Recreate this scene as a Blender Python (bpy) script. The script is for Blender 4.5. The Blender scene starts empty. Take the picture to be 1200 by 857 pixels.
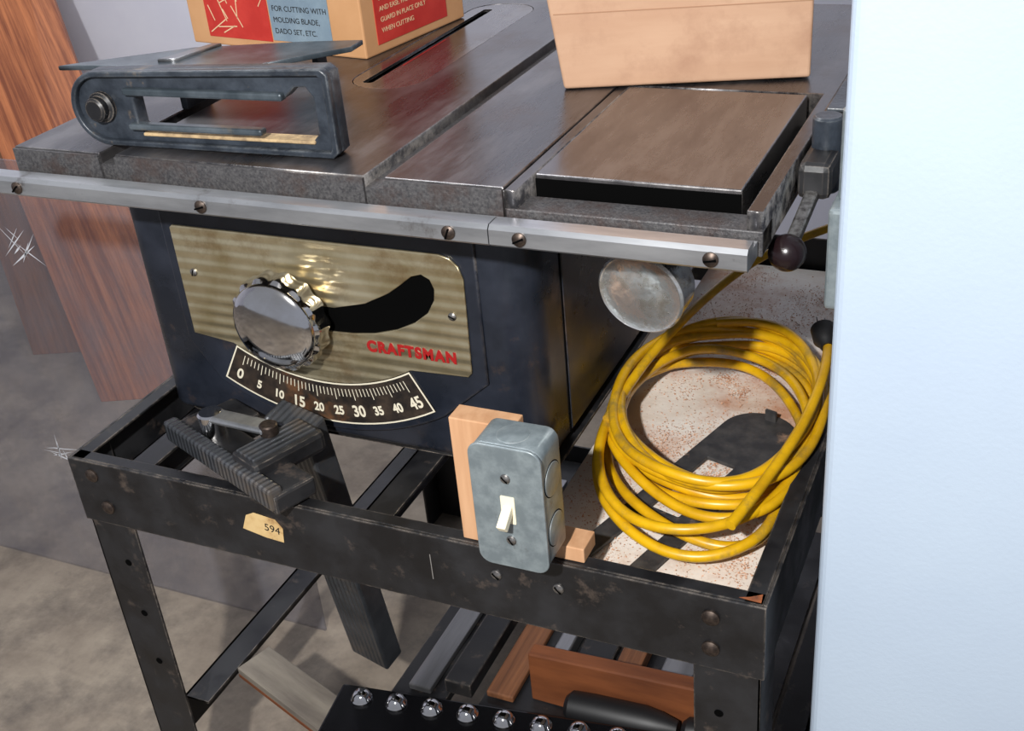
import bpy, bmesh, math, random
from mathutils import Vector, Matrix
random.seed(4)
S=bpy.context.scene
COL=bpy.context.collection
def lin(c):
    return tuple(((v/255)/12.92 if v/255<=.04045 else ((v/255+.055)/1.055)**2.4) for v in c)+(1,)
# ---------------- materials
def mat(name,c1,c2=None,rough=.5,metal=0,scale=20,bump=0,bscale=None,pos=(.4,.65),stretch=(1,1,1),detail=6,rough2=None,c3=None,pos3=(.6,.7),scale3=6,coat=0,bdist=.001,nrough=.6,rot=(0,0,0),wear=None,spec=None):
    m=bpy.data.materials.new(name);m.use_nodes=True;nt=m.node_tree;N=nt.nodes;L=nt.links
    b=N["Principled BSDF"];b.inputs["Roughness"].default_value=rough;b.inputs["Metallic"].default_value=metal
    b.inputs["Coat Weight"].default_value=coat
    if spec is not None: b.inputs["Specular IOR Level"].default_value=spec
    tc=N.new("ShaderNodeTexCoord");mp=N.new("ShaderNodeMapping");mp.inputs["Scale"].default_value=stretch;mp.inputs["Rotation"].default_value=rot
    L.new(tc.outputs["Object"],mp.inputs["Vector"])
    if c2 is None: b.inputs["Base Color"].default_value=lin(c1)
    else:
        n=N.new("ShaderNodeTexNoise");n.inputs["Scale"].default_value=scale;n.inputs["Detail"].default_value=detail;n.inputs["Roughness"].default_value=nrough
        L.new(mp.outputs[0],n.inputs["Vector"])
        r=N.new("ShaderNodeValToRGB");r.color_ramp.elements[0].position=pos[0];r.color_ramp.elements[1].position=pos[1]
        r.color_ramp.elements[0].color=lin(c1);r.color_ramp.elements[1].color=lin(c2)
        L.new(n.outputs["Fac"],r.inputs[0]);out=r.outputs[0]
        if c3 is not None:
            n3=N.new("ShaderNodeTexNoise");n3.inputs["Scale"].default_value=scale3;n3.inputs["Detail"].default_value=8
            n3.inputs["Roughness"].default_value=.7
            L.new(tc.outputs["Object"],n3.inputs["Vector"])
            r3=N.new("ShaderNodeValToRGB");r3.color_ramp.elements[0].position=pos3[0];r3.color_ramp.elements[1].position=pos3[1]
            L.new(n3.outputs["Fac"],r3.inputs[0])
            mx=N.new("ShaderNodeMixRGB");mx.inputs[2].default_value=lin(c3);L.new(r3.outputs[0],mx.inputs[0]);L.new(out,mx.inputs[1]);out=mx.outputs[0]
        if wear is not None:
            bv=N.new("ShaderNodeBevel");bv.samples=4;bv.inputs[0].default_value=.0022
            ge=N.new("ShaderNodeNewGeometry");dt=N.new("ShaderNodeVectorMath");dt.operation='DOT_PRODUCT'
            L.new(bv.outputs[0],dt.inputs[0]);L.new(ge.outputs["True Normal"],dt.inputs[1])
            nw=N.new("ShaderNodeTexNoise");nw.inputs["Scale"].default_value=55;nw.inputs["Detail"].default_value=6;nw.inputs["Roughness"].default_value=.75
            L.new(tc.outputs["Object"],nw.inputs["Vector"])
            a=N.new("ShaderNodeMapRange");a.inputs[1].default_value=.995;a.inputs[2].default_value=.80;a.inputs[3].default_value=0;a.inputs[4].default_value=1
            L.new(dt.outputs["Value"],a.inputs[0])
            c=N.new("ShaderNodeMapRange");c.inputs[1].default_value=.42;c.inputs[2].default_value=.60
            L.new(nw.outputs["Fac"],c.inputs[0])
            ml=N.new("ShaderNodeMath");ml.operation='MULTIPLY';L.new(a.outputs[0],ml.inputs[0]);L.new(c.outputs[0],ml.inputs[1])
            mw=N.new("ShaderNodeMixRGB");mw.inputs[2].default_value=lin(wear);L.new(ml.outputs[0],mw.inputs[0]);L.new(out,mw.inputs[1]);out=mw.outputs[0]
        L.new(out,b.inputs["Base Color"])
        if rough2 is not None:
            mr=N.new("ShaderNodeMapRange");mr.inputs[3].default_value=rough;mr.inputs[4].default_value=rough2
            mr.inputs[1].default_value=.35;mr.inputs[2].default_value=.65
            L.new(n.outputs["Fac"],mr.inputs[0]);L.new(mr.outputs[0],b.inputs["Roughness"])
    if bump:
        nb=N.new("ShaderNodeTexNoise");nb.inputs["Scale"].default_value=bscale or scale*3;nb.inputs["Detail"].default_value=4
        L.new(mp.outputs[0],nb.inputs["Vector"])
        bp=N.new("ShaderNodeBump");bp.inputs["Strength"].default_value=bump;bp.inputs["Distance"].default_value=bdist
        L.new(nb.outputs["Fac"],bp.inputs["Height"]);L.new(bp.outputs[0],b.inputs["Normal"])
    return m
M={}
M['iron']=mat("cast_iron_top",(74,73,76),(122,120,121),rough=.24,rough2=.40,metal=.85,scale=10,c3=(78,62,55),pos3=(.52,.78),scale3=7,bump=.12,bscale=240,stretch=(1.6,.35,1),nrough=.74,wear=(176,170,164))
M['ironedge']=mat("cast_iron_edge",(62,61,63),(94,92,92),rough=.5,metal=.4,scale=420,pos=(.35,.65),c3=(72,56,50),pos3=(.5,.7),scale3=18,bump=.5,bscale=500)
M['plate']=mat("plate_ground_iron",(104,102,104),(146,143,142),rough=.18,rough2=.36,metal=.9,scale=9,c3=(92,78,70),pos3=(.54,.78),scale3=8,stretch=(1.6,.3,1),nrough=.74,wear=(196,192,188))
M['dark']=mat("black_joints_and_shade",(3,3,3),rough=.9,spec=.05)  # near-black for seams and slots; also paints shade into openings
M['body']=mat("charcoal_enamel",(24,28,36),(38,42,52),rough=.24,rough2=.40,scale=14,c3=(88,70,58),pos3=(.58,.82),scale3=13,bump=.12,bscale=60,wear=(96,90,86))
M['stand']=mat("black_stand_paint",(17,17,19),(34,34,36),rough=.32,rough2=.58,scale=16,c3=(104,90,80),pos3=(.58,.84),scale3=30,bump=.15,bscale=120,wear=(150,138,126))
M['alu']=mat("aluminium_rail",(168,170,173),(206,208,210),rough=.3,metal=.85,scale=30,stretch=(.2,1,1),c3=(110,100,95),pos3=(.60,.75),scale3=20)
M['chrome']=mat("chrome",(228,228,230),(205,202,198),rough=.06,rough2=.14,metal=1,scale=18)
M['chromeold']=mat("pitted_chrome",(232,232,230),(170,162,150),rough=.14,rough2=.32,metal=.88,scale=70,pos=(.48,.72),bump=.8,bscale=55)
M['screw']=mat("screw_steel",(160,158,155),(100,96,94),rough=.35,metal=.9,scale=200)
M['screwdk']=mat("dark_bolt",(52,44,40),(84,72,64),rough=.45,metal=.7,scale=200)
M['guard']=mat("guard_cast_paint",(34,39,46),(54,60,68),rough=.36,scale=40,c3=(128,110,88),pos3=(.60,.80),scale3=30,bump=.4,bscale=260,wear=(120,124,126))
M['blade']=mat("guard_wing_paint",(58,66,72),(94,102,108),rough=.28,scale=22,metal=.3,c3=(124,112,92),pos3=(.60,.78),scale3=20)
M['dust']=mat("sawdust",(186,160,120),(128,108,84),rough=.95,scale=70,bump=.8,bscale=300)
M['dust2']=mat("red_sawdust",(206,164,134),(176,124,92),rough=.95,scale=60)
M['switchg']=mat("galvanised_grey",(116,126,130),(138,148,151),rough=.36,metal=.35,scale=80,c3=(92,94,94),pos3=(.62,.74),scale3=30,bump=.1,bscale=300,wear=(176,180,180))
M['ivory']=mat("ivory_plastic",(232,222,194),rough=.35)
M['wood']=mat("pine_block",(204,160,122),(172,124,86),rough=.7,scale=30,stretch=(1.5,1,.12),pos=(.35,.7))
M['redwood']=mat("red_oak_plank",(178,108,66),(118,62,36),rough=.5,scale=34,stretch=(2.2,.07,2),pos=(.38,.62),nrough=.75)
M['redwood2']=mat("old_board",(136,88,56),(88,54,34),rough=.6,scale=30,stretch=(2.2,.08,2),pos=(.35,.65),nrough=.75)
M['orangewood']=mat("orange_wood",(128,74,42),(92,50,28),rough=.55,scale=30,stretch=(.15,1,1))
M['greywood']=mat("weathered_wood",(128,120,108),(98,90,82),rough=.7,scale=40,stretch=(.15,1,1))
M['card']=mat("cardboard",(178,140,112),(190,154,126),rough=.75,scale=12,stretch=(.3,1,2),c3=(166,128,102),pos3=(.5,.7),scale3=14,bump=.12,bscale=40)
M['cardb']=mat("printed_carton",(190,142,98),(200,152,108),rough=.5,scale=12)
M['red']=mat("red_print",(180,46,38),(194,58,48),rough=.45,scale=30)
M['blue']=mat("blue_grey_print",(116,134,148),(130,148,160),rough=.45,scale=30)
M['cream']=mat("cream_print",(220,190,150),rough=.5)
M['yellow']=mat("yellow_cord",(212,164,14),(186,140,12),rough=.36,scale=30,c3=(108,96,62),pos3=(.54,.72),scale3=14)
M['rubber']=mat("black_rubber",(20,20,22),rough=.5)
M['board']=mat("dusty_white_board",(224,217,208),(206,190,174),rough=.8,scale=14,c3=(184,134,104),pos3=(.48,.70),scale3=8,bump=.3,bscale=200)
M['insertblk']=mat("black_insert",(40,40,42),(64,62,61),rough=.5,scale=60,c3=(160,128,104),pos3=(.60,.74),scale3=24)
M['fridge']=mat("white_textured_enamel",(170,184,200),(174,188,203),rough=.42,scale=4,bump=.35,bscale=240,bdist=.0006)
M['wallm']=mat("painted_wall",(222,222,232),(214,214,226),rough=.8,scale=4)
M['floor']=mat("concrete_floor",(108,96,84),(150,138,122),rough=.7,scale=3.2,pos=(.35,.65),c3=(80,72,66),pos3=(.46,.72),scale3=7,bump=.4,bscale=60,nrough=.75)
M['paper']=mat("tan_sticker",(206,176,124),(190,156,104),rough=.6,scale=60,c3=(140,104,66),pos3=(.55,.7),scale3=60)
M['blackpl']=mat("glossy_black",(12,12,14),rough=.18)
M['maroon']=mat("maroon_ball",(26,15,17),rough=.25)
M['redtext']=mat("red_lettering",(150,24,24),rough=.4)
M['ink']=mat("black_ink",(20,18,18),rough=.6)
M['rust']=mat("bare_rust",(150,84,46),(96,56,36),rough=.8,scale=120)
M['paint']=mat("white_paint_mark",(214,216,222),rough=.6)
M['scalebg']=mat("scale_bronze_black",(30,26,24),(58,48,40),rough=.45,scale=60,c3=(120,80,50),pos3=(.56,.76),scale3=16)
M['scalefg']=mat("scale_cream",(216,208,186),rough=.5)
M['scratch']=mat("bare_scratch",(130,126,122),rough=.5)
M['steel']=mat("dull_steel",(150,150,152),(116,116,118),rough=.32,metal=.8,scale=20,stretch=(1,.1,1))
def ribbed(name,col,ca,axis,period,metal=.75,rough=.3,strength=.6,c3=(120,96,66)):
    m=mat(name,col,ca,rough=rough,metal=metal,scale=16,c3=c3,pos3=(.52,.75),scale3=14)
    nt=m.node_tree;N=nt.nodes;L=nt.links;b=N["Principled BSDF"]
    tc=N.new("ShaderNodeTexCoord");w=N.new("ShaderNodeTexWave");w.wave_type='BANDS';w.bands_direction=axis
    w.inputs["Scale"].default_value=.314/period;w.wave_profile='SIN'
    L.new(tc.outputs["Object"],w.inputs["Vector"])
    bp=N.new("ShaderNodeBump");bp.inputs["Distance"].default_value=period*.18;bp.inputs["Strength"].default_value=strength
    L.new(w.outputs["Fac"],bp.inputs["Height"]);L.new(bp.outputs[0],b.inputs["Normal"])
    return m
M['trim']=ribbed("ribbed_trim_metal",(208,196,164),(180,164,126),'Z',.0125,metal=.85,rough=.28,strength=.4,c3=(144,112,70))
M['ribblk']=ribbed("ribbed_grey_casting",(66,69,73),(92,94,98),'X',.007,metal=.5,rough=.34,strength=1,c3=(110,96,80))
m=bpy.data.materials.new("hazy_acrylic");m.use_nodes=True;nt=m.node_tree;N=nt.nodes;L=nt.links
o=N["Material Output"];b=N["Principled BSDF"];b.inputs["Base Color"].default_value=lin((120,120,128));b.inputs["Roughness"].default_value=.12
t=N.new("ShaderNodeBsdfTransparent");t.inputs[0].default_value=(.93,.93,.95,1);mx=N.new("ShaderNodeMixShader");tc=N.new("ShaderNodeTexCoord");n=N.new("ShaderNodeTexNoise");n.inputs["Scale"].default_value=5;n.inputs["Detail"].default_value=12;n.inputs["Roughness"].default_value=.78
mp=N.new("ShaderNodeMapping");mp.inputs["Scale"].default_value=(1,1,.6);mp.inputs["Rotation"].default_value=(0,.5,0)
L.new(tc.outputs["Object"],mp.inputs[0]);L.new(mp.outputs[0],n.inputs["Vector"])
r=N.new("ShaderNodeMapRange");r.inputs[1].default_value=.38;r.inputs[2].default_value=.72;r.inputs[3].default_value=.14;r.inputs[4].default_value=.5
L.new(n.outputs["Fac"],r.inputs[0]);L.new(r.outputs[0],mx.inputs[0]);L.new(t.outputs[0],mx.inputs[1]);L.new(b.outputs[0],mx.inputs[2]);L.new(mx.outputs[0],o.inputs[0])
M['acrylic']=m
# ---------------- geometry helpers
class G:
    def __init__(s,name): s.name=name;s.c=[]
    def add(s,o): s.c.append(o);return o
    def done(s):
        bpy.context.view_layer.update()
        pts=[o.matrix_world@Vector(k) for o in s.c for k in o.bound_box]
        lo=Vector([min(p[i] for p in pts) for i in range(3)]);hi=Vector([max(p[i] for p in pts) for i in range(3)])
        e=bpy.data.objects.new(s.name,None);COL.objects.link(e);e.location=((lo.x+hi.x)/2,(lo.y+hi.y)/2,lo.z);e.empty_display_size=.05
        bpy.context.view_layer.update()
        inv=e.matrix_world.inverted()
        for o in s.c:
            o.parent=e;o.matrix_parent_inverse=inv
        return e
def mk(name,bm,m,g=None,smooth=False):
    me=bpy.data.meshes.new(name);bmesh.ops.recalc_face_normals(bm,faces=bm.faces);bm.to_mesh(me);bm.free()
    if smooth:
        for p in me.polygons:p.use_smooth=True
    ob=bpy.data.objects.new(name,me);COL.objects.link(ob);me.materials.append(m)
    if g is not None:g.add(ob)
    return ob
def bev(ob,w,seg=2):
    if w:
        b=ob.modifiers.new("b","BEVEL");b.width=w;b.segments=seg;b.limit_method='ANGLE';b.angle_limit=.6
    return ob
def box(name,lo,hi,m,g=None,bv=0,seg=2,mtx=None):
    bm=bmesh.new();bmesh.ops.create_cube(bm,size=1)
    lo=Vector(lo);hi=Vector(hi)
    for v in bm.verts: v.co=Vector([(lo[i]+hi[i])/2+v.co[i]*(hi[i]-lo[i]) for i in range(3)])
    ob=mk(name,bm,m,g)
    if mtx is not None: ob.matrix_world=mtx
    return bev(ob,bv,seg)
def frame(p,zdir,xhint=(1,0,0)):
    z=Vector(zdir).normalized();x=Vector(xhint);x=(x-x.dot(z)*z)
    if x.length<1e-3: x=Vector((0,1,0));x=x-x.dot(z)*z
    x.normalize();y=z.cross(x)
    mm=Matrix((x,y,z)).transposed().to_4x4();mm.translation=Vector(p);return mm
def lathe(name,prof,p,zdir,m,g=None,seg=48,scal=None,smooth=True):
    bm=bmesh.new();rings=[]
    for k,(r,h) in enumerate(prof):
        ring=[]
        if r<1e-6: ring=[bm.verts.new((0,0,h))]
        else:
            for i in range(seg):
                a=2*math.pi*i/seg;rr=r
                if scal and k in scal[0]: rr=r*(1+scal[1]*math.cos(scal[2]*a))
                ring.append(bm.verts.new((rr*math.cos(a),rr*math.sin(a),h)))
        rings.append(ring)
    for a,b in zip(rings,rings[1:]):
        if len(a)==1 and len(b)==1: continue
        for i in range(seg):
            j=(i+1)%seg
            if len(a)==1: bm.faces.new((a[0],b[i],b[j]))
            elif len(b)==1: bm.faces.new((a[i],a[j],b[0]))
            else: bm.faces.new((a[i],a[j],b[j],b[i]))
    for ring in (rings[0],rings[-1]):
        if len(ring)>1: bm.faces.new(ring)
    ob=mk(name,bm,m,g,smooth)
    ob.matrix_world=frame(p,zdir)
    if smooth:
        e=ob.modifiers.new("e","EDGE_SPLIT");e.split_angle=.7
    return ob
def cyl(name,p0,p1,r,m,g=None,seg=24,bv=.15):
    p0=Vector(p0);p1=Vector(p1);h=(p1-p0).length;c=min(r*bv,h*.3)
    return lathe(name,[(0,0),(r-c,0),(r,c),(r,h-c),(r-c,h),(0,h)],p0,p1-p0,m,g,seg)
def bar(name,p0,p1,w,t,m,g=None,side=(1,0,0),bv=.001):
    p0=Vector(p0);p1=Vector(p1);h=(p1-p0).length
    ob=box(name,(-w/2,-t/2,0),(w/2,t/2,h),m,g,bv);ob.matrix_world=frame(p0,p1-p0,side);return ob
def tube(name,pts,r,m,g=None,smooth=True,cyc=False):
    cu=bpy.data.curves.new(name,'CURVE');cu.dimensions='3D';cu.bevel_depth=r;cu.bevel_resolution=4;cu.resolution_u=5
    s=cu.splines.new('NURBS' if smooth else 'POLY');s.points.add(len(pts)-1)
    for q,p in zip(s.points,pts): q.co=(*p,1)
    if smooth: s.order_u=4;s.use_endpoint_u=True
    cu.use_fill_caps=True
    o=bpy.data.objects.new(name,cu);COL.objects.link(o)
    me=bpy.data.meshes.new_from_object(o.evaluated_get(bpy.context.evaluated_depsgraph_get()));bpy.data.objects.remove(o)
    for p in me.polygons:p.use_smooth=True
    ob=bpy.data.objects.new(name,me);COL.objects.link(ob);me.materials.clear();me.materials.append(m)
    if g is not None:g.add(ob)
    return ob
def shape(name,outs,mtx,thick,m,g=None,bevel=0):
    cu=bpy.data.curves.new(name,'CURVE');cu.dimensions='2D';cu.fill_mode='BOTH';cu.extrude=max(thick/2-bevel,1e-5);cu.bevel_depth=bevel;cu.bevel_resolution=2
    cu.offset=-bevel
    for pl in outs:
        s=cu.splines.new('POLY');s.points.add(len(pl)-1);s.use_cyclic_u=True
        for q,p in zip(s.points,pl): q.co=(p[0],p[1],0,1)
    o=bpy.data.objects.new(name,cu);COL.objects.link(o)
    bpy.context.view_layer.update()
    me=bpy.data.meshes.new_from_object(o.evaluated_get(bpy.context.evaluated_depsgraph_get()));bpy.data.objects.remove(o)
    ob=bpy.data.objects.new(name,me);COL.objects.link(ob);me.materials.clear();me.materials.append(m)
    me.transform(mtx)
    if g is not None:g.add(ob)
    return ob
RX=Matrix.Rotation(math.pi/2,4,'X')
def XZ(y): return Matrix.Translation((0,y,0))@RX
def XY(z): return Matrix.Translation((0,0,z))
def rr(x0,y0,x1,y1,r,n=6,rs=None):
    rs=rs or (r,r,r,r);P=[]
    for (cx,cy,a0,q) in ((x0,y0,180,rs[0]),(x1,y0,270,rs[1]),(x1,y1,0,rs[2]),(x0,y1,90,rs[3])):
        sx=1 if cx==x0 else -1;sy=1 if cy==y0 else -1
        if q<=0: P.append((cx,cy));continue
        for i in range(n+1):
            a=math.radians(a0+90*i/n);P.append((cx+sx*q+q*math.cos(a),cy+sy*q+q*math.sin(a)))
    return P
def text(name,body,size,mtx,m,g=None,ext=.0003,align='CENTER',shear=0,sx=1,bold=0,space=1):
    cu=bpy.data.curves.new(name,'FONT');cu.body=body;cu.size=size;cu.extrude=ext;cu.align_x=align;cu.align_y='CENTER';cu.shear=shear;cu.offset=bold;cu.space_character=space
    o=bpy.data.objects.new(name,cu);COL.objects.link(o);bpy.context.view_layer.update()
    me=bpy.data.meshes.new_from_object(o.evaluated_get(bpy.context.evaluated_depsgraph_get()));bpy.data.objects.remove(o)
    ob=bpy.data.objects.new(name,me);COL.objects.link(ob);me.materials.clear();me.materials.append(m)
    ob.matrix_world=mtx@Matrix.Diagonal((sx,1,1,1))
    if g is not None:g.add(ob)
    return ob
def screw(name,p,d,r,m,g,slot=True):
    lathe(name,[(0,0),(r,0),(r,r*.25),(r*.6,r*.55),(0,r*.65)],p,d,m,g,20)
    if slot:
        f=frame(Vector(p)+Vector(d).normalized()*r*.6,d)@Matrix.Rotation(random.random()*3,4,'Z')
        b=box(name+"_slot",(-r*.8,-r*.12,-r*.1),(r*.8,r*.12,r*.12),M['dark'],g);b.matrix_world=f

# ---------------- camera
C=Vector((.8914,-.7768,1.2073))
r2=Vector((.9111,.4037,-.0835)).normalized();fw=Vector((-.3893,.7758,-.4965)).normalized();r2=(r2-r2.dot(fw)*fw).normalized();up=r2.cross(fw)
cam=bpy.data.cameras.new("camera");co=bpy.data.objects.new("camera",cam);COL.objects.link(co)
mm=Matrix((r2,up,-fw)).transposed().to_4x4();mm.translation=C;co.matrix_world=mm
cam.sensor_width=36;cam.lens=1389.9/1200*36;cam.clip_start=.02;S.camera=co

# ---------------- room
box("floor",(-3,-2,-.02),(3,1.6,0),M['floor'])
box("wall_back",(-3,1.5,0),(3,1.6,2.6),M['wallm'])
box("wall_left",(-3.1,-2,0),(-3,1.6,2.6),M['wallm'])

# ---------------- refrigerator
g=G("refrigerator")
box("cabinet",(.772,.03,.02),(1.45,.68,1.75),M['fridge'],g,.012,4)
box("door",(.768,-.03,.04),(1.454,.026,1.75),M['fridge'],g,.010,5)
box("base_grille",(.78,.0,0),(1.44,.66,.04),M['rubber'],g)
g.done()

# ---------------- table saw
T=.87
g=G("table_saw")
zb=T-.034
for n,(a,b) in enumerate(((0,.103),(.401,.508))):
    box("table_slab_%d"%n,(a,0.002,zb),(b,.59,T),M['iron'],g,.0012)
shape("table_slab_center",[[(.122,.002),(.382,.002),(.382,.59),(.122,.59)],rr(.226,.222,.308,.562,.035)],XY(T-.017),.034,M['iron'],g,.0008)
for n,a in enumerate((.103,.382)):
    box("miter_slot_%d"%n,(a,0.002,zb),(a+.019,.59,T-.010),M['ironedge'],g)
box("table_front_edge",(0,-.001,zb-.002),(.103,.0022,T-.0015),M['ironedge'],g)
box("table_front_edge2",(.122,-.001,zb-.002),(.382,.0022,T-.0015),M['ironedge'],g)
box("table_front_edge3",(.401,-.001,zb-.002),(.5075,.0022,T-.0015),M['ironedge'],g)
shape("blade_insert",[rr(.2268,.2228,.3072,.5612,.0345),rr(.2425,.238,.2545,.535,.004)],XY(T-.002),.003,M['plate'],g)
shape("insert_ledge",[rr(.224,.22,.31,.564,.035),rr(.238,.235,.292,.54,.02)],XY(T-.006),.004,M['dark'],g)
box("insert_red_mark",(.2565,.30,T-.0004),(.2585,.40,T-.0002),M['redtext'],g)
shape("wing_frame",[[(.5095,.0),(.5195,.0),(.5195,.272),(.700,.272),(.700,.0),(.712,.0),(.712,.59),(.5095,.59)]],XY(T-.018),.034,M['iron'],g,.0008)
box("wing_front_bar",(.5095,-.001,zb-.002),(.712,.028,T-.016),M['ironedge'],g,.001)
box("wing_hollow_shade",(.5195,.028,zb-.002),(.700,.272,zb+.002),M['dark'],g)  # black sheet painting the shaded hollow inside the open wing frame
box("wing_plate",(.5215,.033,T-.024),(.688,.262,T+.0005),M['plate'],g,.0012)
box("wing_plate_skirt",(.5218,.0325,T-.0235),(.6877,.034,T-.003),M['dark'],g)
def rail(n,x0,x1):
    pr=[(-.004,.836),(-.032,.836),(-.034,.838),(-.034,.850),(-.031,.8535),(-.016,.8535),(-.016,.848),(-.004,.848)]
    bm=bmesh.new();a=[bm.verts.new((x0,y,z)) for y,z in pr];b=[bm.verts.new((x1,y,z)) for y,z in pr]
    k=len(pr)
    for i in range(k):
        j=(i+1)%k;bm.faces.new((a[i],a[j],b[j],b[i]))
    bm.faces.new(a);bm.faces.new(b[::-1])
    mk(n,bm,M['alu'],g)
rail("front_rail_a",-.09,.5085);rail("front_rail_b",.5095,.709)
for i,x in enumerate((.029,.238,.475,.535,.683)):
    screw("rail_screw_%d"%i,(x,-.034,.8445),(0,-1,0),.0058,M['screwdk'],g)
shape("cabinet_shell",[rr(.062,.05,.50,.45,.03,8,rs=(.022,.035,.03,.03))],XY(.699),.27,M['body'],g,.008)
shape("cabinet_foot",[rr(.068,.056,.494,.444,.03)],XY(.566),.012,M['stand'],g)
box("cabinet_seam",(.499,.117,.57),(.5008,.119,.83),M['dark'],g)
box("cabinet_side_flange",(.499,.119,.572),(.5018,.44,.83),M['body'],g,.001)
cx,cz,R0=.272,.8275,.2275
def arc(R,a0,a1,n=20): return [(cx+R*math.sin(math.radians(a0+(a1-a0)*i/n)),cz-R*math.cos(math.radians(a0+(a1-a0)*i/n))) for i in range(n+1)]
out=[(.112,.80),(.112,.655)]+arc(.252,-31,31)+[(.452,.655),(.452,.80)]
shape("face_relief",[out],XZ(.0495),.006,M['body'],g,.002)
slot=[(.262,.700),(.262,.722),(.30,.722),(.335,.731),(.362,.745),(.378,.757),(.388,.765),(.398,.768),(.406,.764),(.4095,.755),(.408,.744),(.400,.730),(.385,.718),(.365,.708),(.34,.7005),(.315,.697),(.295,.696)]
slot=[(x,z-.006) for x,z in slot]
tr=[(.124,.665)]+[(.150,.662)]+arc(.196,-31,31,16)+[(.385,.660),(.434,.662),(.438,.667),(.440,.762)]+[(.436,.774),(.428,.781),(.418,.784),(.128,.784),(.1245,.781)]
shape("trim_plate",[tr,slot],XZ(.0452),.0024,M['trim'],g,.0008)
shape("slot_shade_sheet",[slot],XZ(.0462),.0004,M['dark'],g)  # black sheet painting the slot's shaded depth over the solid body
for i,(x,z) in enumerate(((.142,.735),(.425,.724))): screw("trim_screw_%d"%i,(x,.0440,z),(0,-1,0),.004,M['screw'],g)
text("trim_lettering","CRAFTSMAN",.0155,XZ(.0436)@Matrix.Translation((.377,.680,0)),M['redtext'],g,.0003,sx=.92,bold=.0008,space=1.22)
sc=arc(.243,-30,30)+arc(.197,30,-30)
shape("bevel_scale",[sc],XZ(.0458),.0012,M['scalebg'],g)
shape("scale_border",[arc(.243,-30,30)+arc(.197,30,-30),arc(.2415,-29.6,29.6)+arc(.1985,29.6,-29.6)],XZ(.0452),.0006,M['scalefg'],g)
bm=bmesh.new()
for k in range(46):
    a=math.radians(-26.5+53*k/45);ln=.0125 if k%5==0 else .0085
    ca,sa=math.cos(a),math.sin(a);w=.0004
    P=[]
    for R,s in ((.203,-1),(.203,1),(.203+ln,1),(.203+ln,-1)):
        P.append(bm.verts.new((cx+R*sa+s*w*ca,.0448,cz-R*ca+s*w*sa)))
    bm.faces.new(P)
mk("scale_ticks",bm,M['scalefg'],g)
for k in range(10):
    a=math.radians(-26.5+53*k/9);R=.2285
    text("scale_number_%d"%(k*5),str(k*5),.0175 if k%3==0 else .0135,XZ(.0448)@Matrix.Translation((cx+R*math.sin(a),cz-R*math.cos(a),0))@Matrix.Rotation(a,4,'Z'),M['scalefg'],g,.0002,sx=.85,bold=.0004)
def knob(n,p,d,R,H,m,sc=None):
    prof=[(0,-.012),(R*.35,-.012),(R*.35,0),(R*.9,0),(R*1.0,H*.12),(R*1.0,H*.6),(R*.985,H*.72),(R*.93,H*.80),(R*.93,H*.84),(R*.9,H*.93),(R*.78,H*1.02),(R*.5,H*1.12),(R*.25,H*1.16),(0,H*1.17)]
    return lathe(n,prof,p,d,m,g,112,scal=(sc) if sc else None)
knob("tilt_handwheel",(.250,.038,.705),(0,-1,0),.048,.030,M['chrome'],((3,4,5,6),.035,14))
cyl("tilt_shaft",(.250,.05,.705),(.250,.03,.705),.014,M['chrome'],g)
d=Vector((-.10,-.97,-.12)).normalized();pc=Vector((.607,.03,.776))
lathe("raise_handwheel",[(0,-.034),(.010,-.034),(.031,-.030),(.0365,-.026),(.0365,-.006),(.0372,-.004),(.0372,-.001),(.0355,.001),(.034,.0),(.02,.0015),(0,.0025)],pc,d,M['chromeold'],g,64)
cyl("raise_shaft",pc-d*.02,pc-d*.2,.008,M['screwdk'],g)
box("shaft_bracket",(.54,.19,.74),(.66,.21,.838),M['stand'],g,.004)
g.done()

# ---------------- rip fence at right end
g=G("rip_fence")
box("fence_beam",(.716,.17,.84),(.745,.60,.884),M['stand'],g,.004)
box("fence_top_web",(.720,.18,.884),(.741,.59,.887),M['guard'],g,.001)
box("fence_head",(.7135,.10,.838),(.740,.175,.868),M['stand'],g,.006)
cyl("head_boss",(.728,.145,.83),(.728,.145,.893),.012,M['guard'],g)
bar("lock_lever",(.728,.125,.852),(.722,.052,.824),.011,.008,M['screw'],g,bv=.002)
lathe("lever_ball",[(0,-.0145)]+[(.0145*math.cos(a),.0145*math.sin(a)) for a in [math.radians(t) for t in range(-75,90,15)]]+[(0,.0145)],(.720,.045,.818),(0,0,1),M['maroon'],g,24)
text("fence_lettering","Craftsman",.03,Matrix.Translation((.7455,.30,.861))@Matrix.Rotation(math.pi/2,4,'Z')@RX,M['scalefg'],g,.0003,shear=.3)
g.done()

# ---------------- stand
g=G("saw_stand")
ST=.569;SB=.492;x0,x1,y0,y1=.030,.735,-.070,.62;t=.003
for nm,(xa,xb,ya,yb) in {"front_left":(x0,x0+.057,y0,y0+.05),"front_right":(x1-.057,x1,y0,y0+.05),"back_left":(x0,x0+.057,y1-.05,y1),"back_right":(x1-.057,x1,y1-.05,y1)}.items():
    fy=ya if 'front' in nm else yb-t
    box("leg_face_"+nm,(xa,fy,0),(xb,fy+t,.558),M['stand'],g,.0008)
    fx=xa if 'left' in nm else xb-t
    box("leg_side_"+nm,(fx,ya,0),(fx+t,yb,.558),M['stand'],g,.0008)
e=.0032
box("apron_front",(x0-e,y0-e,SB),(x1+e,y0,ST),M['stand'],g,.001)
box("apron_back",(x0-e,y1,SB),(x1+e,y1+e,ST),M['stand'],g,.001)
box("apron_left",(x0-e,y0,SB),(x0,y1,ST),M['stand'],g,.001)
box("apron_right",(x1,y0,SB),(x1+e,y1,ST),M['stand'],g,.001)
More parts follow.
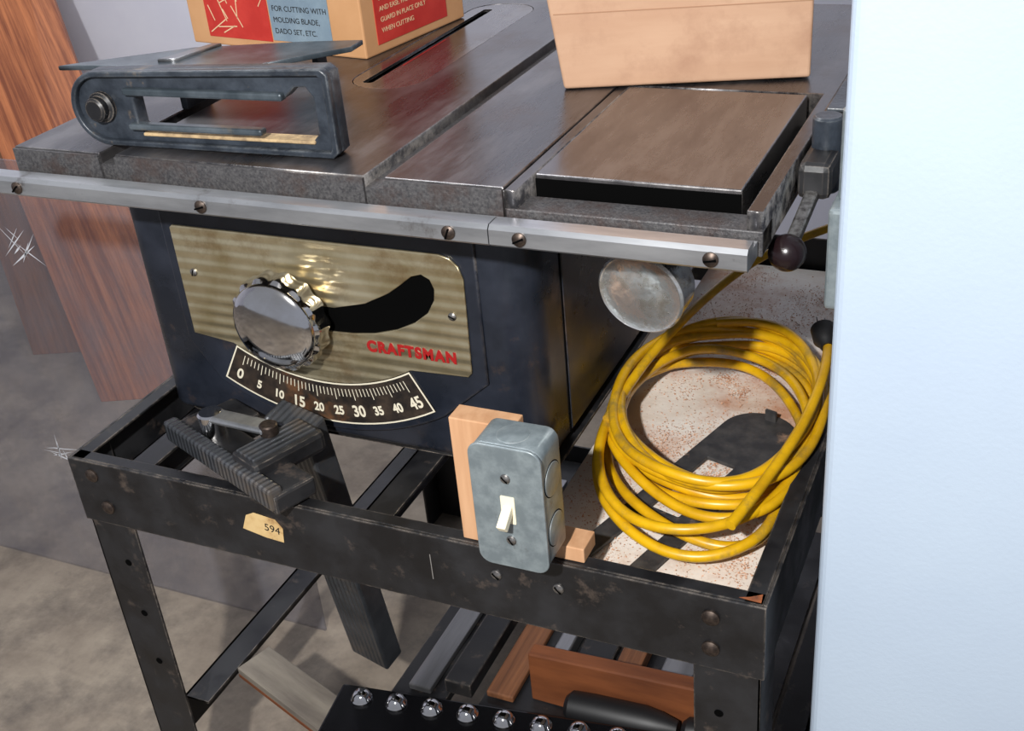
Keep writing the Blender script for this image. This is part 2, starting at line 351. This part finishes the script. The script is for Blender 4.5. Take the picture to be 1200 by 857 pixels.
box("lip_front",(x0,y0,ST-.003),(x1,y0+.014,ST),M['stand'],g,.001)
box("lip_left",(x0,y0,ST-.003),(x0+.016,y1,ST),M['stand'],g,.001)
box("lip_right",(x1-.016,y0,ST-.003),(x1,y1,ST),M['stand'],g,.001)
shape("corner_rust",[[(x1-.020,y0+.003),(x1-.002,y0+.002),(x1-.003,y0+.012),(x1-.012,y0+.006)]],XY(ST+.0003),.0006,M['rust'],g)
box("ledge_front",(x0,y0,SB+.02),(x1,y0+.03,SB+.023),M['stand'],g)
box("ledge_right",(x1-.03,y0,SB+.02),(x1,y1,SB+.023),M['stand'],g)
box("ledge_left",(x0,y0+.05,SB+.0),(x0+.04,y1,SB+.003),M['stand'],g)
for i,x in enumerate((.085,.36,.475)):
    box("cross_rail_web_%d"%i,(x,y0,.515),(x+.003,y1,.56),M['stand'],g,.0005)
    box("cross_rail_top_%d"%i,(x,y0,.557),(x+.03,y1,.56),M['stand'],g,.0005)
for i,(xa,xb) in enumerate(((x0,x0+.035),(x1-.035,x1))):
    box("lower_rail_top_%d"%i,(xa,y0+.05,.185),(xb,y1-.05,.188),M['stand'],g)
    fx=xa if i==0 else xb-.003
    box("lower_rail_side_%d"%i,(fx,y0+.003,.14),(fx+.003,y1-.003,.188),M['stand'],g)
box("lower_rail_back",(x0,y1-.006,.14),(x1,y1-.003,.188),M['stand'],g)
box("lower_rail_front",(x0,y0+.003,.10),(x1,y0+.006,.148),M['stand'],g)
for i,(x,z) in enumerate(((.055,.553),(.064,.515),(.694,.548),(.694,.515))):
    screw("frame_bolt_%d"%i,(x,y0-e,z),(0,-1,0),.0075,M['screwdk'],g,False)
for i,z in enumerate((.44,.37,.30)):
    for j,x in enumerate((.064,.70)): lathe("leg_hole_%d_%d"%(i,j),[(0,0),(.004,0),(.004,.0004),(0,.0004)],(x,y0-.0002,z),(0,-1,0),M['dark'],g,16)
for i,(x,z) in enumerate(((.504,.548),(.562,.548))): screw("switch_bolt_%d"%i,(x,y0-e,z-.006),(0,-1,0),.005,M['screw'],g)
pz=XZ(y0-e-.0006)@Matrix.Translation((.262,.538,0))@Matrix.Rotation(-.12,4,'Z')
shape("tag_label",[[(-.026,-.012),(.0,-.014),(.02,-.013),(.02,.004),(.012,.012),(-.012,.012),(-.021,.006)]],pz,.0004,M['paper'],g)
text("tag_number","594",.012,pz@Matrix.Translation((.008,-.001,.0004)),M['ink'],g,.0001)
box("paint_scratch",(.439,y0-e-.0003,.520),(.4397,y0-e,.548),M['scratch'],g)
g.done()

# dusty shelf board + insert plate
g=G("dusty_shelf_board")
box("board",(.507,-.064,.516),(.730,.61,.530),M['board'],g,.001)
g.done()
bm=bmesh.new();rnd=random.Random(3)
cl=[(rnd.uniform(.52,.72),rnd.uniform(-.05,.58),rnd.uniform(.006,.03)) for _ in range(60)]
def flake(x,y,z,s):
    a=rnd.uniform(0,6.28);c,sn=math.cos(a)*s,math.sin(a)*s;q=rnd.uniform(.3,.8)
    v=[bm.verts.new((x+c,y+sn,z+rnd.uniform(0,.0008))),bm.verts.new((x-sn*q,y+c*q,z+rnd.uniform(0,.0012))),bm.verts.new((x-c,y-sn,z)),bm.verts.new((x+sn*q,y-c*q,z+rnd.uniform(0,.0008)))]
    bm.faces.new(v)
for k in range(12000):
    c=rnd.choice(cl);x=rnd.gauss(c[0],c[2]);y=rnd.gauss(c[1],c[2]*1.4)
    if .512<x<.728 and -.06<y<.6:
        flake(x,y,.5303+rnd.random()**2*.0022,rnd.uniform(.0004,.0014))
mk("sawdust_pile",bm,M['dust2'])
g=G("throat_insert_plate")
a=Vector((.578,-.05));b=Vector((.672,.25));dr=(b-a);L_=dr.length;ang=math.atan2(dr.y,dr.x)
mt=Matrix.Translation((a.x,a.y,.5345))@Matrix.Rotation(ang,4,'Z')
shape("plate",[rr(0,-.038,L_,.038,.037,10),rr(.02,-.018,.100,.018,.003),rr(.118,-.014,.215,.018,.002)],mt,.004,M['insertblk'],g,.0005)
ob=box("tab",(L_-.012,-.006,.002),(L_-.009,.006,.014),M['insertblk'],g);ob.matrix_world=mt
g.done()

# ---------------- extension cord
g=G("extension_cord")
random.seed(23)
turns=10;pts=[];npt=24
ph=[random.random()*6 for _ in range(8)]
ra=[random.uniform(-1,1) for _ in range(turns+2)];rb=[random.uniform(-1,1) for _ in range(turns+2)];ox=[random.uniform(-1,1) for _ in range(turns+2)];oy=[random.uniform(-1,1) for _ in range(turns+2)]
cys=[.20,.14,.20,.205,.21,.145,.205,.21,.205,.20,.21,.20];As=[.15,.19,.15,.145,.142,.185,.148,.14,.148,.155,.145,.15]
def ip(a,u):
    i=int(u);f=u-i;f=f*f*(3-2*f);return a[i]*(1-f)+a[i+1]*f
for k in range(turns*npt):
    u=k/npt;th=2*math.pi*u+2.0;tilt=.26+.12*ip(ox,u)
    A=ip(As,u)+.006*ip(ra,u)+.004*math.sin(3*th+ph[0]);B=.101+.011*ip(rb,u)+.004*math.sin(2*th+ph[1])
    lx=B*math.cos(th);ly=A*math.sin(th)
    cxx=.625+.005*ip(oy,u);cyy=ip(cys,u)
    x=cxx+lx*math.cos(tilt)-ly*math.sin(tilt);y=cyy+lx*math.sin(tilt)+ly*math.cos(tilt)
    z=.5425+u*.0042+.006*math.sin(2*th+ph[2]+u)**2
    x=max(x,.512+.002*(k%3));x=min(x,.726-.0015*(turns-u)) if z<.578 else min(x,.733)
    y=max(y,-.052)
    pts.append((x,y,z))
tube("cable_coil",pts,.0050,M['yellow'],g)
tube("cable_lead",[(.530,.14,.575),(.533,.22,.585),(.548,.31,.594),(.570,.38,.604),(.595,.43,.616),(.635,.475,.630),(.69,.51,.645),(.755,.54,.660)],.0050,M['yellow'],g)
tube("cable_plug_end",[(.690,.0,.585),(.716,.10,.598),(.724,.18,.606),(.722,.24,.612),(.716,.275,.612)],.0050,M['yellow'],g)
lathe("plug_body",[(0,0),(.007,0),(.009,.006),(.0125,.012),(.0125,.028),(.0,.030)],(.7165,.272,.612),(-.25,.6,.15),M['rubber'],g,20)
for i,dx in enumerate((-.004,.004)): 
    bar("plug_blade_%d"%i,(.706+dx,.297,.618),(.701+dx,.311,.622),.001,.005,M['screw'],g)
g.done()

# ---------------- light switch box
g=G("light_switch_box")
X0,X1,Y0,Y1,Z0,Z1=.511,.571,-.108,-.068,.588,.704
shape("box_shell",[rr(X0,Z0,X1,Z1,.010)],XZ((Y0+Y1)/2+.001),Y1-Y0-.003,M['switchg'],g,.002)
shape("cover_plate",[rr(X0-.001,Z0-.001,X1+.001,Z1+.001,.011)],XZ(Y0+.0005),.003,M['switchg'],g,.001)
xc=(X0+X1)/2;zc=(Z0+Z1)/2
shape("toggle_slot",[rr(xc-.006,zc-.013,xc+.006,zc+.013,.001)],XZ(Y0-.0012),.001,M['ivory'],g)
bar("toggle_lever",(xc,Y0,zc+.002),(xc,Y0-.016,zc-.009),.008,.008,M['ivory'],g)
for i,z in enumerate((zc+.030,zc-.030)): screw("cover_screw_%d"%i,(xc,Y0-.001,z),(0,-1,0),.0042,M['screw'],g)
for i,z in enumerate((zc-.026,zc+.022)):
    lathe("knockout_%d"%i,[(0,0),(.0145,0),(.0145,.0012),(.013,.0016),(0,.0016)],(X1-.0005,(Y0+Y1)/2,z),(1,0,0),M['switchg'],g,32)
    lathe("knockout_ring_%d"%i,[(0,0),(.0155,0),(.0155,.0007),(0,.0007)],(X1-.0005,(Y0+Y1)/2,z),(1,0,0),M['dark'],g,32)
lathe("knockout_top",[(0,0),(.0135,0),(.0135,.0012),(.012,.0016),(0,.0016)],(xc,(Y0+Y1)/2,Z1-.001),(0,0,1),M['switchg'],g,32)
box("mounting_block",(.472,-.0665,.5695),(.530,-.045,.694),M['wood'],g,.001)
box("spacer_block",(.540,-.0665,.5695),(.5845,-.040,.584),M['wood'],g,.001)
g.done()

# ---------------- fence casting on stand corner
g=G("rip_fence")
hm=frame((.222,-.036,.5725),(0,0,1),(.185,-.075,.012))
def hb(n,lo,hi,m,bv=.003):
    o=box(n,lo,hi,m,g,bv);o.matrix_world=hm;return o
hb("clamp_head",(-.10,-.026,.0),(.092,.020,.020),M['stand'])
hb("clamp_head_rib",(-.10,-.029,.004),(.090,-.014,.027),M['ribblk'])
hb("clamp_jaw",(-.095,.014,-.006),(-.045,.05,.02),M['stand'])
hb("clamp_yoke",(.012,-.02,.01),(.054,.062,.034),M['stand'],.006)
hb("clamp_yoke_rib",(.018,-.015,.032),(.048,.056,.036),M['ribblk'],.001)
lv=hm@Vector((-.050,-.0,.040));le=hm@Vector((.020,.022,.042))
cyl("lever_pivot",hm@Vector((-.050,0,.018)),lv+Vector((0,0,.004)),.013,M['chrome'],g)
bar("lever_arm",lv,le,.007,.020,M['alu'],g,side=(0,0,1),bv=.003)
cyl("lever_hub",le-Vector((0,0,.02)),le+Vector((0,0,.005)),.009,M['screwdk'],g)
bar("fence_body",(.252,.012,.606),(.222,.115,.195),.056,.03,M['ribblk'],g,side=(1,-.2,0),bv=.003)
g.done()

# ---------------- blade guard
g=G("blade_guard")
am=Matrix.Translation((.070,.030,T))@Matrix.Rotation(math.radians(3),4,'Z')
L1=.272;H1=.071
outer=[]
for i in range(17):
    a=math.radians(90+180*i/16);outer.append((.034+.034*math.cos(a),.036+.034*math.sin(a)))
outer+=[(L1-.006,.0005),(L1,.006),(L1,H1+.002),(L1-.006,H1+.007)]
hole=[(.072,.012),(.245,.013),(.252,.02),(.252,.052),(.246,.060),(.236,.060),(.224,.050),(.085,.048),(.072,.052),(.066,.044),(.066,.02)]
shape("arm_plate",[outer,hole],am@RX,.016,M['guard'],g,.002)
inn=[(.034+.029*math.cos(math.radians(90+180*i/16)),.036+.029*math.sin(math.radians(90+180*i/16))) for i in range(17)]+[(L1-.008,.006),(L1-.006,.010),(L1-.006,H1-.002),(L1-.010,H1+.001)]
shape("arm_rim",[outer,inn],am@Matrix.Translation((0,-.010,0))@RX,.008,M['guard'],g,.0015)
ob=box("dust_ledge",(.07,-.010,.011),(.248,.006,.0140),M['dust'],g,.001);ob.matrix_world=am
ob=box("slide_bar",(.06,-.014,.049),(.225,-.004,.056),M['blade'],g,.002);ob.matrix_world=am
ob=box("slide_bar_low",(.06,-.016,.018),(.20,-.006,.024),M['blade'],g,.002);ob.matrix_world=am
lathe("arm_bolt",[(0,0),(.014,0),(.014,.004),(.011,.006),(.011,.012),(.009,.014),(0,.014)],am@Vector((.032,-.008,.037)),(0,-1,0),M['stand'],g,6*4,smooth=True)
wing=[(-.018,.099),(.012,.104),(.196,.128),(.262,.198),(.260,.224),(.20,.212),(.089,.178),(-.005,.110)]
shape("rear_wing",[wing],XY(.915),.005,M['blade'],g,.001)
shape("wing_spine",[[(.086,.125),(.105,.13),(.118,.186),(.108,.184)]],XY(.9185),.004,M['steel'],g,.001)
box("wing_hinge",(.052,.04,.90),(.075,.14,.912),M['guard'],g,.002)
box("wing_leg_a",(.10,.128,T),(.108,.165,.914),M['guard'],g,.001)
box("wing_leg_b",(.22,.19,T),(.228,.205,.914),M['guard'],g,.001)
g.done()

# ---------------- cartons
g=G("printed_carton")
mt=Matrix.Translation((.206,.313,T))@Matrix.Rotation(math.radians(-9),4,'Z')
ob=box("carton_body",(-.265,0,0),(0,.185,.26),M['cardb'],g,.002);ob.matrix_world=mt
ob=box("label_red",(-.235,-.0008,.010),(-.135,0,.12),M['red'],g);ob.matrix_world=mt
ob=box("label_blue",(-.133,-.0008,.012),(-.045,0,.12),M['blue'],g);ob.matrix_world=mt
ob=box("label_side",(0,.022,.010),(.0008,.150,.14),M['red'],g);ob.matrix_world=mt
fm=mt@Matrix.Translation((0,-.001,0))@RX
for i,s in enumerate(("FOR CUTTING WITH","MOLDING BLADE,","DADO SET, ETC.")):
    text("print_%d"%i,s,.0085,fm@Matrix.Translation((-.128,.048-.0125*i,0)),M['ink'],g,.0001,align='LEFT')
rn=random.Random(5)
for i in range(26):
    x=rn.uniform(-.232,-.145);y=rn.uniform(.012,.08);a=rn.choice((0.1,.5,1.5,2.0))+rn.uniform(-.1,.1);l=rn.uniform(.01,.035);w=.0006
    c,s=math.cos(a),math.sin(a)
    P=[(x-s*w,y+c*w),(x+s*w,y-c*w),(x+c*l+s*w,y+s*l-c*w),(x+c*l-s*w,y+s*l+c*w)]
    P=[(min(max(px,-.233),-.137),min(max(py,.012),.11)) for px,py in P]
    shape("print_drawing_%d"%i,[P],fm,.0002,M['cream'],g)
sm=mt@Matrix.Translation((.0012,0,0))@Matrix.Rotation(math.pi/2,4,'Z')@RX
for i,s in enumerate(("SERVICE WITH SAFETY","AND EASE. FASTENS","GUARD IN PLACE ONLY","WHEN CUTTING")):
    text("side_print_%d"%i,s,.0075,sm@Matrix.Translation((.03,.058-.0115*i,0)),M['cream'],g,.0001,align='LEFT')
g.done()
g=G("cardboard_box")
mt=Matrix.Translation((.463,.243,T+.0008))@Matrix.Rotation(math.radians(17.5),4,'Z')
W=.228;D=.18;H=.24
bm=bmesh.new();V=[bm.verts.new(p) for p in ((0,0,0),(W,0,0),(W,D,0),(0,D,0),(-.032,0,H),(W+.002,0,H),(W,D,H),(-.03,D,H))]
for f in ((0,1,2,3),(4,5,6,7),(0,1,5,4),(1,2,6,5),(2,3,7,6),(3,0,4,7)): bm.faces.new([V[i] for i in f])
ob=mk("carton_body",bm,M['card'],g);ob.matrix_world=mt;bev(ob,.003,3)
ob=box("crease",(-.006,-.0004,.0700),(W-.001,.0005,.0709),mat("crease_brown",(158,120,92),rough=.8),g);ob.matrix_world=mt
g.done()

# ---------------- planks at left
def slab(name,P,th,m):
    bm=bmesh.new();P=[Vector(p) for p in P];n=(P[1]-P[0]).cross(P[3]-P[0]).normalized()*th
    fy=(P[3]-P[0]).normalized();fz=n.normalized();fx=fy.cross(fz);fm_=Matrix((fx,fy,fz)).transposed().to_4x4();fm_.translation=P[0];inv=fm_.inverted()
    a=[bm.verts.new(inv@p) for p in P];b=[bm.verts.new(inv@(p+n)) for p in P]
    bm.faces.new(a);bm.faces.new(b[::-1])
    for i in range(4):
        j=(i+1)%4;bm.faces.new((a[i],b[i],b[j],a[j]))
    ob=mk(name,bm,m);ob.matrix_world=fm_;return bev(ob,.002)
slab("wood_plank",[(-.82,.74,.0),(-.64,.82,.0),(-1.34,1.385,.92),(-1.62,1.30,.92)],-.02,M['redwood'])
slab("wood_plank",[(-1.12,.86,.0),(-.90,.95,.0),(-1.62,1.44,.86),(-1.84,1.42,.86)],-.02,M['redwood2'])
g=G("acrylic_sheet")
box("sheet",(-.75,.30,.0),(-.004,.304,.72),M['acrylic'],g,.0005)
rn=random.Random(8)
for q,(mx_,mz) in enumerate(((-.386,.591),(-.440,.247))):
    bm=bmesh.new()
    for k in range(9):
        a=.9+rn.uniform(-.35,.35)+(1.6 if k%4==0 else 0);l=rn.uniform(.012,.035);x=mx_+rn.uniform(-.018,.018);z=mz+rn.uniform(-.02,.02);w=rn.uniform(.0006,.0016)
        if q: a-=.9
        c,s=math.cos(a),math.sin(a)
        bm.faces.new([bm.verts.new((x+dx,.2996,z+dz)) for dx,dz in ((-c*l,-s*l),(s*w,-c*w),(c*l,s*l),(-s*w,c*w))])
    mk("paint_mark_%d"%q,bm,M['paint'],g)
g.done()

# ---------------- lower shelf items
g=G("lower_shelf")
box("shelf_board",(.36,-.06,.150),(.69,.55,.162),M['stand'],g,.001)
box("shelf_rail",(.25,-.06,.150),(.32,.61,.162),M['stand'],g,.001)
g.done()
g=G("steel_strips")
for i,(x,w,m,ya) in enumerate(((.27,.03,'steel',.10),(.315,.035,'stand',.11),(.365,.035,'redwood2',.12),(.42,.02,'steel',.165),(.445,.045,'stand',.165),(.50,.03,'redwood2',.165),(.55,.04,'steel',.165))):
    box("strip_%d"%i,(x,ya,.163),(x+w,.55,.172+.012*(i%2)),M[m],g,.002)
g.done()
g=G("wood_strip")
mt=frame((.165,.022,.197),(0,0,1),(.8,-.28,0))
ob=box("strip",(-.085,-.024,-.004),(.075,.024,.006),M['greywood'],g,.001);ob.matrix_world=mt
ob=box("strip_core",(-.0852,-.0243,-.009),(.0752,.0243,-.0038),M['orangewood'],g,.0005);ob.matrix_world=mt
g.done()
g=G("orange_wood_block")
mt=Matrix.Translation((.418,.134,.163))@Matrix.Rotation(math.radians(-1),4,'Z')
bm=bmesh.new();V=[bm.verts.new(p) for p in ((0,0,0),(.205,0,0),(.205,.02,0),(0,.02,0),(0,0,.072),(.205,0,.085),(.205,.02,.085),(0,.02,.072))]
for f in ((0,1,2,3),(4,5,6,7),(0,1,5,4),(1,2,6,5),(2,3,7,6),(3,0,4,7)): bm.faces.new([V[i] for i in f])
ob=mk("block",bm,M['orangewood'],g);ob.matrix_world=mt;bev(ob,.002)
g.done()
g=G("knob_rack")
mt=Matrix.Translation((.236,-.050,.1625))@Matrix.Rotation(math.radians(8),4,'Z')
ob=box("rack_body",(0,-.06,0),(.42,.088,.055),M['blackpl'],g,.003);ob.matrix_world=mt
for i in range(10):
    p=mt@Vector((.032+.0425*i if i<9 else .41,.068,.055))
    lathe("chrome_knob_%d"%i,[(0,0),(.012,0),(.0125,.003),(.011,.005),(.010,.008),(.007,.0115),(.003,.013),(0,.0133)],p,(0,0,1),M['chrome'],g,24)
g.done()
g=G("power_drill")
lathe("motor_housing",[(0,0),(.012,0),(.018,.006),(.019,.03),(.019,.09),(.016,.11),(.010,.13),(0,.13)],(.475,.108,.198),(1,.03,.02),M['rubber'],g,28)
lathe("gear_housing",[(0,0),(.010,0),(.016,.006),(.017,.02),(.012,.032),(0,.034)],(.61,.112,.202),(1,.03,.02),M['rubber'],g,24)
box("handle",(.50,.098,.163),(.525,.114,.20),M['rubber'],g,.005,4)
g.done()
g=G("junction_box")
box("box_shell",(.746,.06,.765),(.7725,.115,.85),M['switchg'],g,.004,3)
cyl("conduit",(.757,.085,.85),(.757,.085,.92),.008,M['switchg'],g)
g.done()

# ---------------- lights
w=bpy.data.worlds.new("world");S.world=w;w.use_nodes=True
w.node_tree.nodes["Background"].inputs[0].default_value=(.84,.88,1,1);w.node_tree.nodes["Background"].inputs[1].default_value=.34
def area(n,p,tgt,size,e,col=(1,1,1)):
    l=bpy.data.lights.new(n,'AREA');l.size=size;l.energy=e;l.color=col
    o=bpy.data.objects.new(n,l);COL.objects.link(o);o.location=p
    o.rotation_euler=(Vector(tgt)-Vector(p)).to_track_quat('-Z','Y').to_euler()
area("camera_flash",(.72,-1.25,1.66),(.2,.3,.6),.05,45,(1,.99,.975))
area("wall_fill_light",(-.6,.5,2.5),(-.6,1.2,.6),.9,28,(.95,.97,1))  # added fill that brightens the back wall, not a known fixture
S.view_settings.view_transform='Standard'
